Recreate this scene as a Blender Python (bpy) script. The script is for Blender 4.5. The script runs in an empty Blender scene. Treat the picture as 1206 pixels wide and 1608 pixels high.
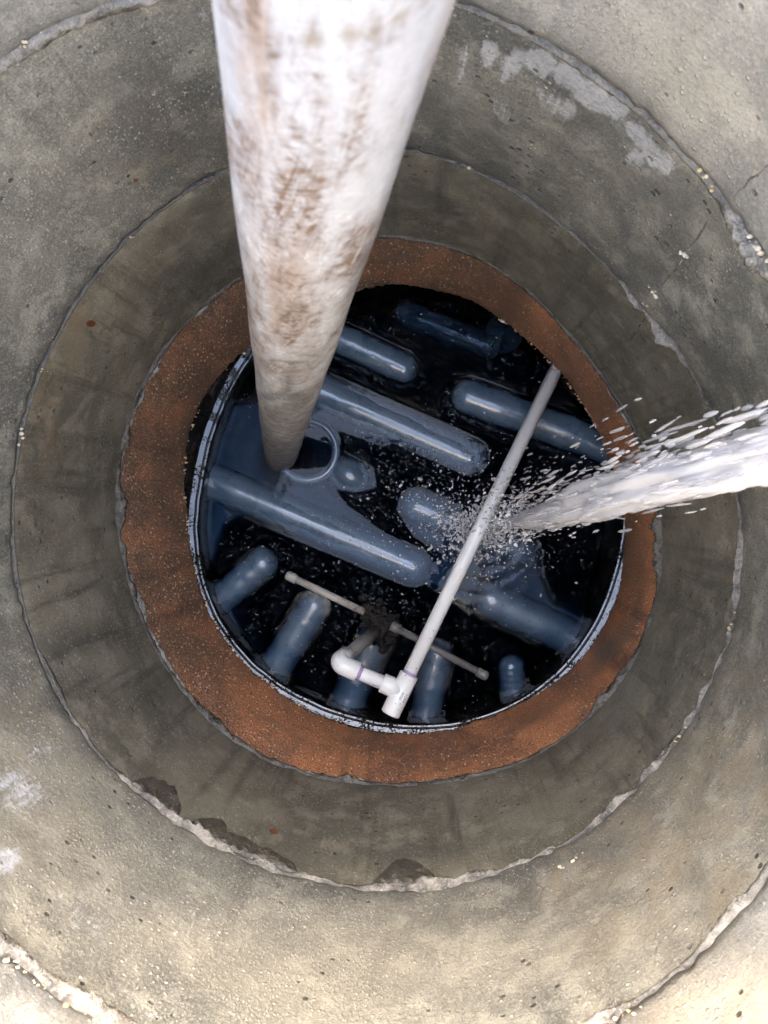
import bpy, bmesh, math, random
import numpy as np
from mathutils import Vector, Matrix, noise as mnoise
R = math.radians
scene = bpy.context.scene
COL = scene.collection
random.seed(7)

# ------------------------------------------------------------------ camera, sky, sun, exposure
F, PW, PH = 1215.0, 1206.0, 1608.0            # focal length in pixels of the photograph
NADIR = (645.0, 768.0)                        # where straight down lies in the picture
CAMZ = 1.10
_d = np.array([NADIR[0] - PW/2, -(NADIR[1] - PH/2), -F]); _d /= np.linalg.norm(_d)
_z = -_d
_y = np.array([0, 1, 0]) - _z*_z[1]; _y /= np.linalg.norm(_y)
RM = np.array([np.cross(_y, _z), _y, _z])     # world = RM @ camera
cam_data = bpy.data.cameras.new('camera'); cam = bpy.data.objects.new('camera', cam_data); COL.objects.link(cam)
cam.matrix_world = Matrix.Translation((0, 0, CAMZ)) @ Matrix(RM.tolist()).to_4x4()
cam_data.sensor_width = 36; cam_data.lens = 36*F/PH
cam_data.clip_start = 0.01; cam_data.clip_end = 500
cam_data.dof.use_dof = True; cam_data.dof.focus_distance = 0.98; cam_data.dof.aperture_fstop = 24.0
scene.camera = cam

SUN_EL, SUN_AZ = R(33), R(-4)                 # azimuth from +Y, clockwise seen from above
world = bpy.data.worlds.new('World'); scene.world = world; world.use_nodes = True
nt = world.node_tree
sky = nt.nodes.new('ShaderNodeTexSky'); sky.sky_type = 'NISHITA'; sky.sun_disc = False
sky.sun_elevation = SUN_EL; sky.sun_rotation = SUN_AZ
sky.air_density = 1.0; sky.dust_density = 6.0; sky.ozone_density = 0.3
bg = nt.nodes['Background']; bg.inputs['Strength'].default_value = 0.15
nt.links.new(sky.outputs[0], bg.inputs['Color'])
sd = bpy.data.lights.new('sun', 'SUN'); sun = bpy.data.objects.new('sun', sd); COL.objects.link(sun)
sd.energy = 2.0; sd.angle = R(1.5); sd.color = (1, .88, .70)
sun.location = (0, 3, 3)
sun.rotation_euler = Vector((-math.sin(SUN_AZ)*math.cos(SUN_EL), -math.cos(SUN_AZ)*math.cos(SUN_EL), -math.sin(SUN_EL))).to_track_quat('-Z', 'Y').to_euler()
vs = scene.view_settings
vs.view_transform = 'Standard'; vs.look = 'None'; vs.exposure = 4.15; vs.gamma = 1.0
scene.cycles.max_bounces = 8; scene.cycles.diffuse_bounces = 5; scene.cycles.glossy_bounces = 4
scene.cycles.transmission_bounces = 8; scene.cycles.transparent_max_bounces = 12
scene.cycles.caustics_reflective = False; scene.cycles.caustics_refractive = False
scene.cycles.sample_clamp_indirect = 6.0

# ------------------------------------------------------------------ geometry helpers
def at(px, py, depth):                        # a place in the shaft from a photo position and its depth under the camera
    w = RM @ np.array([px - PW/2, -(py - PH/2), -F])
    return Vector((w[0]/-w[2]*depth, w[1]/-w[2]*depth, CAMZ - depth))
def pix(P):                                   # inverse of at(): world (n,3) -> photo positions (n,2), used for placing stains
    P = np.asarray(P, float) - np.array([0, 0, CAMZ]); c = P @ RM
    zc = np.minimum(c[:, 2], -1e-4)
    return np.stack([PW/2 + c[:, 0]/-zc*F, PH/2 - c[:, 1]/-zc*F], 1)
def smooth(x, a, b):
    t = np.clip((x - a)/(b - a), 0, 1); return t*t*(3 - 2*t)
def pnoise(t, seed, k0=2, k1=30, p=1.0):      # periodic noise along an angle, about -1..1
    rs = np.random.RandomState(seed); o = np.zeros_like(t); n = 0
    for k in range(k0, k1 + 1):
        a = 1.0/k**p; o += a*np.cos(k*t + rs.rand()*6.2832); n += a*a/2
    return o/(2*math.sqrt(n))
def empty(name, loc, **props):
    o = bpy.data.objects.new(name, None); COL.objects.link(o); o.location = loc; o.empty_display_size = .05
    for k, v in props.items(): o[k] = v
    return o
def link(name, verts, faces, mat, parent=None, flat=False, **props):
    me = bpy.data.meshes.new(name); me.from_pydata([tuple(v) for v in verts], [], [tuple(int(i) for i in f) for f in faces])
    me.update()
    if not flat: me.shade_smooth()
    if mat: me.materials.append(mat)
    o = bpy.data.objects.new(name, me); COL.objects.link(o)
    if parent:
        o.parent = parent; o.matrix_parent_inverse = parent.matrix_basis.inverted()
    for k, v in props.items(): o[k] = v
    return o
def attr(o, name, vals):
    a = o.data.attributes.new(name, 'FLOAT', 'POINT'); a.data.foreach_set('value', np.asarray(vals, np.float32))
def wverts(o):
    a = np.empty(len(o.data.vertices)*3, np.float32); o.data.vertices.foreach_get('co', a); return a.reshape(-1, 3)
def blobs(P, spots):                          # soft stain spots: (x, y, rx, ry, degrees, strength)
    q = pix(P); v = np.zeros(len(q))
    for x, y, rx, ry, dg, s in spots:
        a = R(dg); dx, dy = q[:, 0] - x, q[:, 1] - y
        u, w = (dx*math.cos(a) + dy*math.sin(a))/rx, (-dx*math.sin(a) + dy*math.cos(a))/ry
        v = np.maximum(v, s*np.exp(-(u*u + w*w)**1.5))
    return v
class Mesh:                                   # collects shapes that become ONE mesh
    def __init__(s): s.v, s.f = [], []
    def grid(s, rows, close_u=True, cap=False):       # rows: list of rings of points
        b = len(s.v); n = len(rows[0])
        for r in rows: s.v += [tuple(p) for p in r]
        m = n if close_u else n - 1
        for i in range(len(rows) - 1):
            for j in range(m):
                k = (j + 1) % n
                s.f.append((b + i*n + j, b + i*n + k, b + (i+1)*n + k, b + (i+1)*n + j))
        if cap:
            s.f.append(tuple(b + j for j in reversed(range(n))))
            s.f.append(tuple(b + (len(rows)-1)*n + j for j in range(n)))
    def tube(s, pts, rad, n=20, cap=True):            # round bar through pts, one radius per point
        pts = [Vector(p) for p in pts]; rows = []
        d0 = (pts[1] - pts[0]).normalized()
        u = d0.orthogonal().normalized()
        for i, p in enumerate(pts):
            a = pts[max(i-1, 0)]; c = pts[min(i+1, len(pts)-1)]; d = (c - a).normalized()
            u = (u - d*u.dot(d)).normalized(); w = d.cross(u)
            r = rad[i] if hasattr(rad, '__len__') else rad
            rows.append([p + u*(r*math.cos(6.28318*j/n)) + w*(r*math.sin(6.28318*j/n)) for j in range(n)])
        s.grid(rows, True, cap)
    def blob(s, c, rx, ry, rz, M=None, sub=1, jit=0.0):
        bm = bmesh.new(); bmesh.ops.create_icosphere(bm, subdivisions=sub, radius=1)
        b = len(s.v); c = Vector(c)
        for v in bm.verts:
            p = v.co * (1 + jit*random.uniform(-1, 1)); p = Vector((p.x*rx, p.y*ry, p.z*rz))
            if M is not None: p = M @ p
            s.v.append(tuple(c + p))
        s.f += [tuple(b + v.index for v in f.verts) for f in bm.faces]; bm.free()
    def build(s, name, mat, parent=None, flat=False, **props): return link(name, s.v, s.f, mat, parent, flat, **props)

# ------------------------------------------------------------------ material helper
class Mat:
    def __init__(s, name):
        s.m = bpy.data.materials.new(name); s.m.use_nodes = True; s.t = s.m.node_tree
        s.p = s.t.nodes['Principled BSDF']; s.out = s.t.nodes['Material Output']
        s.co = s.t.nodes.new('ShaderNodeTexCoord').outputs['Object']
    def put(s, sock, v):
        if isinstance(v, bpy.types.NodeSocket): s.t.links.new(v, sock)
        elif v is not None:
            if hasattr(v, '__len__') and len(v) == 3 and sock.type == 'RGBA': v = (*v, 1)
            sock.default_value = v
    def node(s, t, **kw):
        n = s.t.nodes.new('ShaderNode' + t)
        for k, v in kw.items(): setattr(n, k, v)
        return n
    def vec(s, scale=(1, 1, 1), loc=(0, 0, 0), src=None):
        n = s.node('Mapping'); s.put(n.inputs['Vector'], src or s.co); n.inputs['Scale'].default_value = scale; n.inputs['Location'].default_value = loc
        return n.outputs[0]
    def noise(s, scale, detail=4, rough=.55, dist=0, v=None):
        n = s.node('TexNoise'); s.put(n.inputs['Vector'], v or s.co)
        n.inputs['Scale'].default_value = scale; n.inputs['Detail'].default_value = detail; n.inputs['Roughness'].default_value = rough; n.inputs['Distortion'].default_value = dist
        return n.outputs[0]
    def voro(s, scale, feature='F1', v=None, rnd=1, col=False):
        n = s.node('TexVoronoi', feature=feature); s.put(n.inputs['Vector'], v or s.co); n.inputs['Scale'].default_value = scale; n.inputs['Randomness'].default_value = rnd
        return n.outputs['Color'] if col else n.outputs['Distance']
    def ramp(s, f, a, b, lo=0., hi=1.):                    # smooth map of f from a..b to lo..hi
        n = s.node('MapRange', interpolation_type='SMOOTHSTEP'); s.put(n.inputs[0], f)
        for i, x in enumerate((a, b, lo, hi)): n.inputs[i+1].default_value = x
        return n.outputs[0]
    def mix(s, f, a, b):
        n = s.node('Mix', data_type='RGBA'); s.put(n.inputs[0], f); s.put(n.inputs[6], a); s.put(n.inputs[7], b); return n.outputs[2]
    def mul(s, a, b, op='MULTIPLY'):
        n = s.node('Math', operation=op); s.put(n.inputs[0], a); s.put(n.inputs[1], b); return n.outputs[0]
    def add(s, a, b): return s.mul(a, b, 'ADD')
    def attr(s, name): return s.node('Attribute', attribute_name=name).outputs['Fac']
    def bump(s, h, strength, dist=.002, nrm=None):
        n = s.node('Bump'); s.put(n.inputs['Height'], h); n.inputs['Strength'].default_value = strength; n.inputs['Distance'].default_value = dist
        if nrm: s.put(n.inputs['Normal'], nrm)
        return n.outputs[0]
    def set(s, **kw):
        for k, v in kw.items(): s.put(s.p.inputs[k.replace('_', ' ')], v)
        return s.m

def concrete(name, base, pale, dark, grit=1.0, rough=.55):
    m = Mat(name)
    big = m.noise(7, 5, .6, .3); mid = m.noise(38, 6, .65); fine = m.noise(260, 4, .6)
    stretch = m.noise(1, 5, .65, 0, m.vec((55, 55, 3.5)))             # runs down the wall
    c = m.mix(m.ramp(big, .40, .60), dark, base)
    c = m.mix(m.mul(m.ramp(mid, .48, .64), .7), c, pale)
    c = m.mix(m.mul(m.ramp(stretch, .5, .68), m.attr('streak')), c, tuple(x*.75 for x in dark))
    c = m.mix(m.mul(m.ramp(fine, .52, .72), .45), c, pale); gr = m.noise(620, 3, .7); c = m.mix(m.mul(m.ramp(gr, .52, .66), .5*grit), c, tuple(min(1, x*1.35) for x in pale)); c = m.mix(m.mul(m.ramp(gr, .46, .34), .55*grit), c, tuple(x*.4 for x in dark))
    c = m.mix(m.mul(m.ramp(fine, .45, .28), .35), c, tuple(x*.45 for x in dark))
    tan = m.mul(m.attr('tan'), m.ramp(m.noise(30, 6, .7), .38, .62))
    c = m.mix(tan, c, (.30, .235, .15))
    c = m.mix(m.mul(m.attr('dry'), m.ramp(mid, .3, .6, .35, .9)), c, (.47, .43, .335))  # cream patches: sun and its bounce put into the colour
    # chalky white deposit with ragged edges
    n2 = m.add(m.mul(m.noise(130, 10, .85, .2), 1.25), m.mul(m.noise(1, 5, .65, .2, m.vec((170, 170, 30))), 1.0))
    ef = m.mul(m.ramp(m.add(m.mul(m.attr('chalk'), .95), n2), 1.56, 1.82), m.ramp(m.noise(200, 4, .7), .3, .55, .45, 1))
    c = m.mix(m.mul(ef, .85), c, (.68, .69, .71))
    c = m.mix(m.mul(m.attr('wet'), m.ramp(mid, .3, .65, .9, .6)), c, (dark[0]*.32, dark[1]*.36, dark[2]*.42))  # damp; along the upper walls also cool shade put into the colour
    c = m.mix(m.ramp(m.mul(m.attr('rust'), m.add(m.noise(140, 5), .3)), .25, .5), c, (.17, .055, .02))
    pit = m.ramp(m.voro(75), .17, .10); pitmask = m.ramp(m.noise(20, 2), .49, .60)
    pit = m.mul(pit, pitmask)
    c = m.mix(m.mul(pit, .8), c, (.03, .026, .022))
    speck = m.mul(m.add(m.mul(m.ramp(m.voro(150), .22, .12), m.ramp(m.noise(24, 4), .46, .6)), m.mul(m.mul(m.ramp(m.voro(1, 'F1', m.vec((330, 330, 190))), .30, .18), m.ramp(m.noise(17, 4), .44, .62)), .7)), 1)
    c = m.mix(m.mul(speck, .8*grit), c, (.55, .52, .44))
    cr = m.mul(m.ramp(m.voro(9, 'DISTANCE_TO_EDGE', m.vec((1, 1, 1.6), src=m.t.nodes.new('ShaderNodeVectorMath').outputs[0]) if False else None), .004, .0), m.attr('crack'))
    c = m.mix(cr, c, (.025, .022, .02))
    h = m.add(m.add(m.mul(m.add(fine, m.mul(gr, .4)), .7*grit), m.mul(mid, .6)), m.mul(m.add(speck, m.mul(pit, -2.0)), .6))
    m.set(Base_Color=c, Roughness=m.ramp(m.noise(25, 4), .35, .7, rough - .16, rough + .2), Specular_IOR_Level=.5,
          Normal=m.bump(h, .75, .0022))
    return m.m
def mortar(name, base, dark, wet=.3):
    m = Mat(name)
    a = m.noise(60, 6, .65); b = m.noise(300, 4)
    c = m.mix(m.ramp(a, .38, .62), dark, base); c = m.mix(m.mul(m.ramp(b, .5, .75), .6), c, tuple(min(1, x*1.6) for x in base))
    c = m.mix(m.mul(m.attr('thin'), .85), c, (.075, .07, .06)); m.set(Base_Color=c, Roughness=m.ramp(a, .35, .65, wet*.35, wet + .16), Normal=m.bump(m.add(a, m.mul(b, .4)), 1.0, .004))
    return m.m
M_top = concrete('pale_concrete', (.34, .33, .295), (.47, .45, .40), (.22, .218, .205), .8, .6)
M_mid = concrete('wet_concrete', (.235, .228, .195), (.40, .385, .325), (.135, .135, .122), 1.0, .48)
M_low = concrete('dark_concrete', (.225, .207, .158), (.31, .287, .225), (.13, .121, .093), .5, .5)
M_mortar = mortar('wet_mortar', (.30, .275, .235), (.10, .092, .078), .14)
M_mdark = mortar('dark_mortar', (.14, .128, .105), (.055, .05, .042), .14)

m = Mat('pebble'); c = m.mix(m.ramp(m.noise(40, 2), .4, .6), (.55, .40, .18), (.66, .60, .48)); m.set(Base_Color=c, Roughness=.35); M_pebble = m.m

m = Mat('rust_sludge')
a = m.noise(14, 6, .6, .4); b = m.noise(90, 5, .6); f = m.noise(420, 3)
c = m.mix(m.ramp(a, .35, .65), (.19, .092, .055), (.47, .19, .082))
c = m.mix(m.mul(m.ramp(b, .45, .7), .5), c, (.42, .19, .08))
c = m.mix(m.mul(m.attr('dull'), m.ramp(m.noise(22, 5, .65), .3, .6, .35, 1)), c, (.13, .078, .048))  # darker side: wet sludge, with shade also put into the colour
fl = m.mul(m.ramp(m.voro(1, 'F1', m.vec((240, 240, 150))), .34, .18), m.mul(m.ramp(m.noise(26, 5, .65), .38, .58), m.ramp(m.voro(1, 'F1', m.vec((240, 240, 150)), 1, True), .25, .8, .35, 1)))
c = m.mix(m.mul(fl, .9), c, (.78, .60, .42))
c = m.mix(m.mul(m.ramp(f, .54, .68), .5), c, (.52, .31, .19)); c = m.mix(m.mul(m.ramp(f, .46, .32), .7), c, (.035, .016, .01))
c = m.mix(m.mul(m.attr('drip'), m.ramp(b, .35, .6, .5, 1)), c, (.07, .038, .024)); c = m.mix(m.attr('grey'), c, (.09, .075, .055))
m.set(Base_Color=c, Roughness=m.ramp(f, .35, .65, .28, .6), Normal=m.bump(m.add(m.add(m.mul(f, .7), m.mul(b, .8)), m.mul(fl, .8)), .9, .003)); M_rust = m.m

m = Mat('black_plastic')
b = m.noise(60, 4); dirt = m.ramp(m.add(m.mul(m.noise(330, 3, .7, .5), .7), m.mul(m.noise(28, 3), .5)), .645, .68)
m.set(Base_Color=m.mix(dirt, (.008, .009, .010), (.02, .018, .015)), Roughness=m.add(.05, m.mul(dirt, .6)), Specular_IOR_Level=m.ramp(dirt, 0, 1, .8, .05), Normal=m.bump(m.add(b, m.mul(dirt, .5)), .12, .002)); M_black = m.m

m = Mat('blue_grey_plastic')
a = m.noise(18, 5, .6); b = m.noise(220, 3); sp = m.mul(m.ramp(m.voro(130), .2, .1), m.ramp(m.noise(16, 3), .45, .6))
c = m.mix(m.ramp(a, .3, .7), (.082, .130, .188), (.13, .185, .25)); c = m.mix(m.mul(sp, .85), c, (.03, .032, .035))
m.set(Base_Color=c, Roughness=m.ramp(a, .3, .7, .2, .4), Specular_IOR_Level=.4, Coat_Weight=1.0, Coat_Roughness=.03, Coat_IOR=1.55, Coat_Normal=m.bump(m.add(m.mul(b, .25), m.noise(90, 3)), .25, .0016), Normal=m.bump(a, .22, .0025)); M_blue = m.m

m = Mat('silted_blue_plastic'); a = m.noise(16, 5, .6); m.set(Base_Color=m.mix(m.ramp(a, .3, .7), (.095, .15, .215), (.16, .235, .32)), Roughness=.7, Specular_IOR_Level=.05, Normal=m.bump(a, .2, .002)); M_silt = m.m
m = Mat('black_sludge')
b = m.noise(120, 4)
m.set(Base_Color=m.mix(m.ramp(b, .4, .65), (.006, .006, .006), (.022, .019, .015)), Roughness=.5, Normal=m.bump(b, .8, .004)); M_sludge = m.m

def pvc(name, base, dirtcol, dirt, rough=.3):
    m = Mat(name)
    a = m.noise(45, 6, .7, .5); sp = m.mul(m.ramp(m.voro(170), .16, .09), m.ramp(m.noise(30, 3), .5, .62))
    c = m.mix(m.mul(m.ramp(a, .48, .72), dirt), base, dirtcol); c = m.mix(m.mul(sp, .8), c, (.09, .06, .04))
    m.set(Base_Color=c, Roughness=rough, Normal=m.bump(m.noise(200, 3), .08, .001))
    return m.m
M_pvc = pvc('white_pvc', (.93, .92, .89), (.66, .55, .40), .2)
M_pvcd = pvc('grey_dirty_pvc', (.22, .21, .19), (.08, .065, .045), .8, .35)
M_pvcm = pvc('brown_stained_pvc', (.52, .48, .41), (.14, .055, .02), 1.0, .4)
m = Mat('purple_primer'); m.set(Base_Color=(.42, .30, .52), Roughness=.35); M_primer = m.m
m = Mat('print_ink'); m.set(Base_Color=(.05, .05, .055), Roughness=.5); M_ink = m.m

m = Mat('scuffed_white_pipe')
cmb = m.node('CombineXYZ'); m.put(cmb.inputs[0], m.attr('around')); m.put(cmb.inputs[1], m.node('SeparateXYZ').outputs[2]); m.t.links.new(m.co, cmb.inputs[1].links[0].from_node.inputs[0])
def surf(deg, sx, sy):                         # flat coordinates on the pipe's skin, turned and stretched
    n = m.node('Mapping'); m.put(n.inputs['Vector'], cmb.outputs[0]); n.inputs['Rotation'].default_value = (0, 0, R(deg)); n2 = m.node('Mapping'); m.put(n2.inputs['Vector'], n.outputs[0]); n2.inputs['Scale'].default_value = (sx, sy, 1); return n2.outputs[0]
def lines(deg, sx, sy, w, dist=.6):            # thin wandering scratches
    a = m.mul(m.mul(m.noise(1, 3, .6, dist, surf(deg, sx, sy)), -.5, 'ADD'), 0, 'ABSOLUTE'); return m.ramp(a, w, w*.25)
dirt = m.attr('dirt'); patch = m.noise(1, 5, .65, .4, surf(0, 45, 14)); grain = m.noise(1, 4, .7, 0, surf(0, 420, 200)); grain2 = m.noise(1, 5, .75, .5, surf(20, 120, 90))
c = m.mix(m.mul(m.attr('tan'), m.ramp(m.noise(1, 5, .65, .5, surf(0, 70, 9)), .32, .66)), (.35, .346, .352), (.255, .16, .10))
c = m.mix(m.mul(m.ramp(patch, .52, .75), .22), c, (.33, .27, .22))
sl = m.mul(m.mul(m.add(m.mul(lines(52, 190, 40, .065), 1), m.add(m.mul(lines(-38, 170, 46, .06), .9), m.add(m.mul(lines(8, 230, 18, .06), .9), m.mul(lines(75, 300, 60, .07), .6)))), m.ramp(patch, .39, .68)), m.add(m.mul(dirt, .8), .38))
c = m.mix(m.mul(sl, .66), c, (.115, .070, .045))
c = m.mix(m.mul(m.mul(m.ramp(grain2, .50, .66), dirt), .5), c, (.15, .10, .07))
c = m.mix(m.mul(m.mul(m.ramp(grain, .5, .66), dirt), .4), c, (.13, .09, .065))
c = m.mix(m.mul(m.attr('grime'), m.ramp(grain2, .25, .6, .55, 1)), c, (.098, .094, .092))
c = m.mix(m.attr('chip'), c, (.17, .135, .095))
c = m.mix(m.mul(m.mul(lines(-22, 90, 60, .018, 1.2), m.ramp(patch, .5, .38)), m.mul(dirt, .6)), c, (.66, .66, .67))
m.set(Base_Color=c, Roughness=m.ramp(grain2, .3, .7, .32, .6), Normal=m.bump(m.add(grain2, m.mul(sl, -.6)), .3, .0015)); M_pipe = m.m

m = Mat('dirty_water')                         # clear surface over a dark absorbing body of water
t = m.t
wob = m.node('VectorMath', operation='MULTIPLY_ADD'); nzc = m.node('TexNoise'); m.put(nzc.inputs['Vector'], m.co); nzc.inputs['Scale'].default_value = 60; nzc.inputs['Detail'].default_value = 2
m.put(wob.inputs[0], nzc.outputs['Color']); wob.inputs[1].default_value = (.014, .014, 0); m.put(wob.inputs[2], m.co)
v1 = m.voro(165, 'F1', wob.outputs[0]); v2 = m.voro(85, 'F1', wob.outputs[0])
cells = m.add(m.mul(m.mul(v1, v1), 1.0), m.mul(m.mul(v2, v2), 1.3))
tilt = m.noise(34, 3, .6, .5)
rip = m.add(m.mul(cells, m.ramp(m.noise(14, 3), .35, .6, .55, 1.15)), m.mul(tilt, 2.6))
nr = m.bump(m.mul(rip, m.ramp(m.attr('calm'), 0, 1, 1, .008)), 1.0, .0058)
gl = m.node('BsdfGlossy'); gl.inputs['Roughness'].default_value = .03; m.put(gl.inputs['Normal'], nr)
tr = m.node('BsdfTransparent'); tr.inputs['Color'].default_value = (.96, .98, 1, 1)
fr = m.node('Fresnel'); fr.inputs['IOR'].default_value = 1.31; m.put(fr.inputs['Normal'], nr)
mx = m.node('MixShader'); m.put(mx.inputs[0], fr.outputs[0]); m.put(mx.inputs[1], tr.outputs[0]); m.put(mx.inputs[2], gl.outputs[0])
t.links.new(mx.outputs[0], m.out.inputs['Surface'])
va = m.node('VolumeAbsorption'); va.inputs['Color'].default_value = (.10, .26, .40, 1); va.inputs['Density'].default_value = 58
t.links.new(va.outputs[0], m.out.inputs['Volume'])
t.nodes.remove(m.p); M_water = m.m

m = Mat('aerated_water')
a = m.noise(120, 4)
m.set(Base_Color=(.97, .965, .975), Roughness=.12, Specular_IOR_Level=.5, Normal=m.bump(a, .3, .002))
tl = m.node('BsdfTranslucent'); tl.inputs[0].default_value = (.95, .94, .96, 1); mx = m.node('MixShader'); mx.inputs[0].default_value = .4
m.t.links.new(m.p.outputs[0], mx.inputs[1]); m.t.links.new(tl.outputs[0], mx.inputs[2]); m.t.links.new(mx.outputs[0], m.out.inputs['Surface']); M_jet = m.m
m = Mat('torn_spray'); m.set(Base_Color=(.96, .95, .97), Roughness=.1)
tl = m.node('BsdfTranslucent'); tl.inputs[0].default_value = (.96, .95, .97, 1); mx = m.node('MixShader'); mx.inputs[0].default_value = .4
tp = m.node('BsdfTransparent'); m2 = m.node('MixShader'); m2.inputs[0].default_value = .42
m.t.links.new(m.p.outputs[0], mx.inputs[1]); m.t.links.new(tl.outputs[0], mx.inputs[2]); m.t.links.new(mx.outputs[0], m2.inputs[1]); m.t.links.new(tp.outputs[0], m2.inputs[2])
m.t.links.new(m2.outputs[0], m.out.inputs['Surface']); M_veil = m.m
m = Mat('foam_glint'); m.set(Base_Color=m.mix(m.noise(30, 2), (.22, .25, .29), (.66, .69, .73)), Roughness=.08, Specular_IOR_Level=1.0); M_foam_glint = m.m  # pale colour for splash froth and for added sky glints
m = Mat('clear_drops')
m.set(Base_Color=(.97, .97, .98), Roughness=.05, Transmission_Weight=.25, IOR=1.33); M_drop = m.m

m = Mat('soil'); a = m.noise(4, 6, .6); c = m.mix(m.ramp(a, .4, .6), (.13, .09, .05), (.07, .09, .03)); m.set(Base_Color=c, Roughness=.95, Normal=m.bump(m.noise(40, 5), .6, .03)); M_soil = m.m

# ------------------------------------------------------------------ the shaft: joints measured as out-of-round loops
CX, CY = -.034, -.033
LOOPS = {  # photo positions along each joint, depth under the camera, harmonics
 's1': ([(780,15),(903,105),(1010,195),(1120,310),(1206,435),(0,115),(75,65),(175,8),(0,1480),(60,1530),(130,1580),(930,1600),(1010,1550),(1100,1490),(1206,1400)], .431, 2),
 's2': ([(35,690),(22,790),(30,900),(60,1030),(110,1120),(190,1215),(290,1295),(420,1362),(560,1390),(700,1388),(830,1350),(960,1270),(1050,1180),(1110,1090),(1150,960),(1160,870),(1150,760),(1120,650),(1085,580),(1015,497),(960,430),(880,355),(750,270),(640,235),(360,268),(300,300),(215,360),(110,500),(60,590)], .647, 5),
 'co': ([(185,740),(190,830),(215,950),(270,1060),(350,1145),(480,1215),(600,1230),(720,1222),(860,1175),(940,1110),(1010,1000),(1037,880),(1035,800),(1000,690),(945,590),(870,500),(800,435),(710,390),(600,372),(380,435),(290,510),(235,590),(200,670)], .865, 6),
 'ci': ([(293,740),(300,660),(345,590),(395,548),(550,457),(640,450),(750,478),(830,535),(900,610),(945,690),(970,760),(981,813),(977,897),(933,1007),(840,1093),(773,1127),(680,1148),(300,870),(322,950),(377,1030),(453,1100),(540,1138)], .96, 6),
 'rim': ([(392,575),(336,657),(308,776),(306,836),(317,903),(343,974),(373,1022),(540,1128),(640,1140),(730,1135),(800,1110),(880,1060),(940,985),(965,900),(977,815),(985,720),(950,600),(870,500),(760,440),(640,420),(500,450)], 1.03, 4),
}
COEF = {}
def fit_loop(key):
    pts, depth, K = LOOPS[key]
    q = np.array([at(x, y, depth)[:2] for x, y in pts]) - (CX, CY)
    th, r = np.arctan2(q[:, 1], q[:, 0]), np.hypot(q[:, 0], q[:, 1])
    A = [np.ones_like(th)]; reg = [0]
    for k in range(1, K + 1): A += [np.cos(k*th), np.sin(k*th)]; reg += [.02*k**2]*2
    A = np.stack(A, 1)
    COEF[key] = (np.linalg.solve(A.T @ A + np.diag(reg), A.T @ r), K, CAMZ - depth)
for k in LOOPS: fit_loop(k)
def loop_r(key, th):
    c, K, _ = COEF[key]; o = np.full_like(th, c[0])
    for k in range(1, K + 1): o = o + c[2*k-1]*np.cos(k*th) + c[2*k]*np.sin(k*th)
    return o
Z_TOP, Z1, Z2, Z3, Z4 = 1.10, COEF['s1'][2], COEF['s2'][2], COEF['co'][2], COEF['ci'][2]
def ring_pts(th, r, z):
    return np.stack([CX + r*np.cos(th), CY + r*np.sin(th), np.broadcast_to(z, th.shape)], 1)
def theta_of(px, py, depth):
    p = at(px, py, depth); return math.atan2(p.y - CY, p.x - CX)
def wallfn(za, ka, zb, kb):
    def f(th, z):
        t = (z - za)/(zb - za); return loop_r(ka, th)*(1 - t) + loop_r(kb, th)*t
    return f
W_top = wallfn(Z_TOP, 's1', Z1, 's1'); W_mid = wallfn(Z1, 's1', Z2, 's2'); W_low = wallfn(Z2, 's2', Z3, 'co')

def ring_mesh(name, wall, z_hi, z_lo, mat, parent, outer, n=900, nz=60, seed=1, wob=.0012):
    th = np.linspace(0, 2*np.pi, n, endpoint=False); rows = []
    zs = list(np.linspace(z_hi, z_lo, nz))
    for i, z in enumerate(zs):
        r = wall(th, np.full_like(th, z))
        e = min(z_hi - z, z - z_lo)
        chip = math.exp(-e/.005)*(.0016 + .002*np.clip(pnoise(th, seed*7 + (z > (z_hi+z_lo)/2), 8, 160, .5), -.6, 2))
        r = r + chip + wob*pnoise(th + 2*z, seed + 3, 3, 24, .7)*math.cos(9*z + seed)
        rows.append(ring_pts(th, r, z))
    rows.append(ring_pts(th, np.full_like(th, outer), z_lo)); rows.append(ring_pts(th, np.full_like(th, outer), z_hi))
    rows.append(rows[0])
    m = Mesh(); m.grid(rows)
    m.f = [tuple(reversed(f)) for f in m.f]
    return m.build(name, mat, parent)

def bead(name, wall, z, mat, parent, inw, up, down, seed, n=1400, t0=0, t1=2*math.pi):
    """squeezed-out mortar along a joint: inw/up/down are functions of the angle"""
    closed = abs(t1 - t0 - 2*math.pi) < 1e-6
    th = np.linspace(t0, t1, n, endpoint=not closed); rows = []
    I, U, D = inw(th), up(th), down(th)
    k = 9
    for i in range(k + 1):
        a = -math.pi/2 + math.pi*i/k                       # from below to above
        zz = z + np.where(a < 0, D, U)*math.sin(a)
        r = wall(th, zz) + .004 - (.004 + I*(1 + .35*pnoise(th, seed + i*5, 30, 220, .3)))*math.cos(a)
        rows.append(np.stack([CX + r*np.cos(th), CY + r*np.sin(th), zz], 1))
    m = Mesh(); m.grid(rows, closed)
    o = m.build(name, mat, parent); attr(o, 'thin', np.tile(np.clip(1.15 - I/.003, 0, 1), k + 1)); return o
def bumps(th, spots):                                     # (angle, half width, height)
    o = np.zeros_like(th)
    for a, w, h in spots:
        d = np.abs((th - a + np.pi) % (2*np.pi) - np.pi); o = np.maximum(o, h*np.clip(1 - (d/w)**2, 0, 1)**.7)
    return o

# ground at the mouth of the shaft
th = np.linspace(0, 2*np.pi, 96, endpoint=False)
g = Mesh(); g.grid([np.stack([CX + r*np.cos(th), CY + r*np.sin(th), np.full_like(th, 1.055 + .02*min(1, (r-.37)))], 1) for r in (.372, .45, .7, 1.5, 4, 15, 60, 200)])
g.build('ground', M_soil, None, kind='structure')

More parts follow.
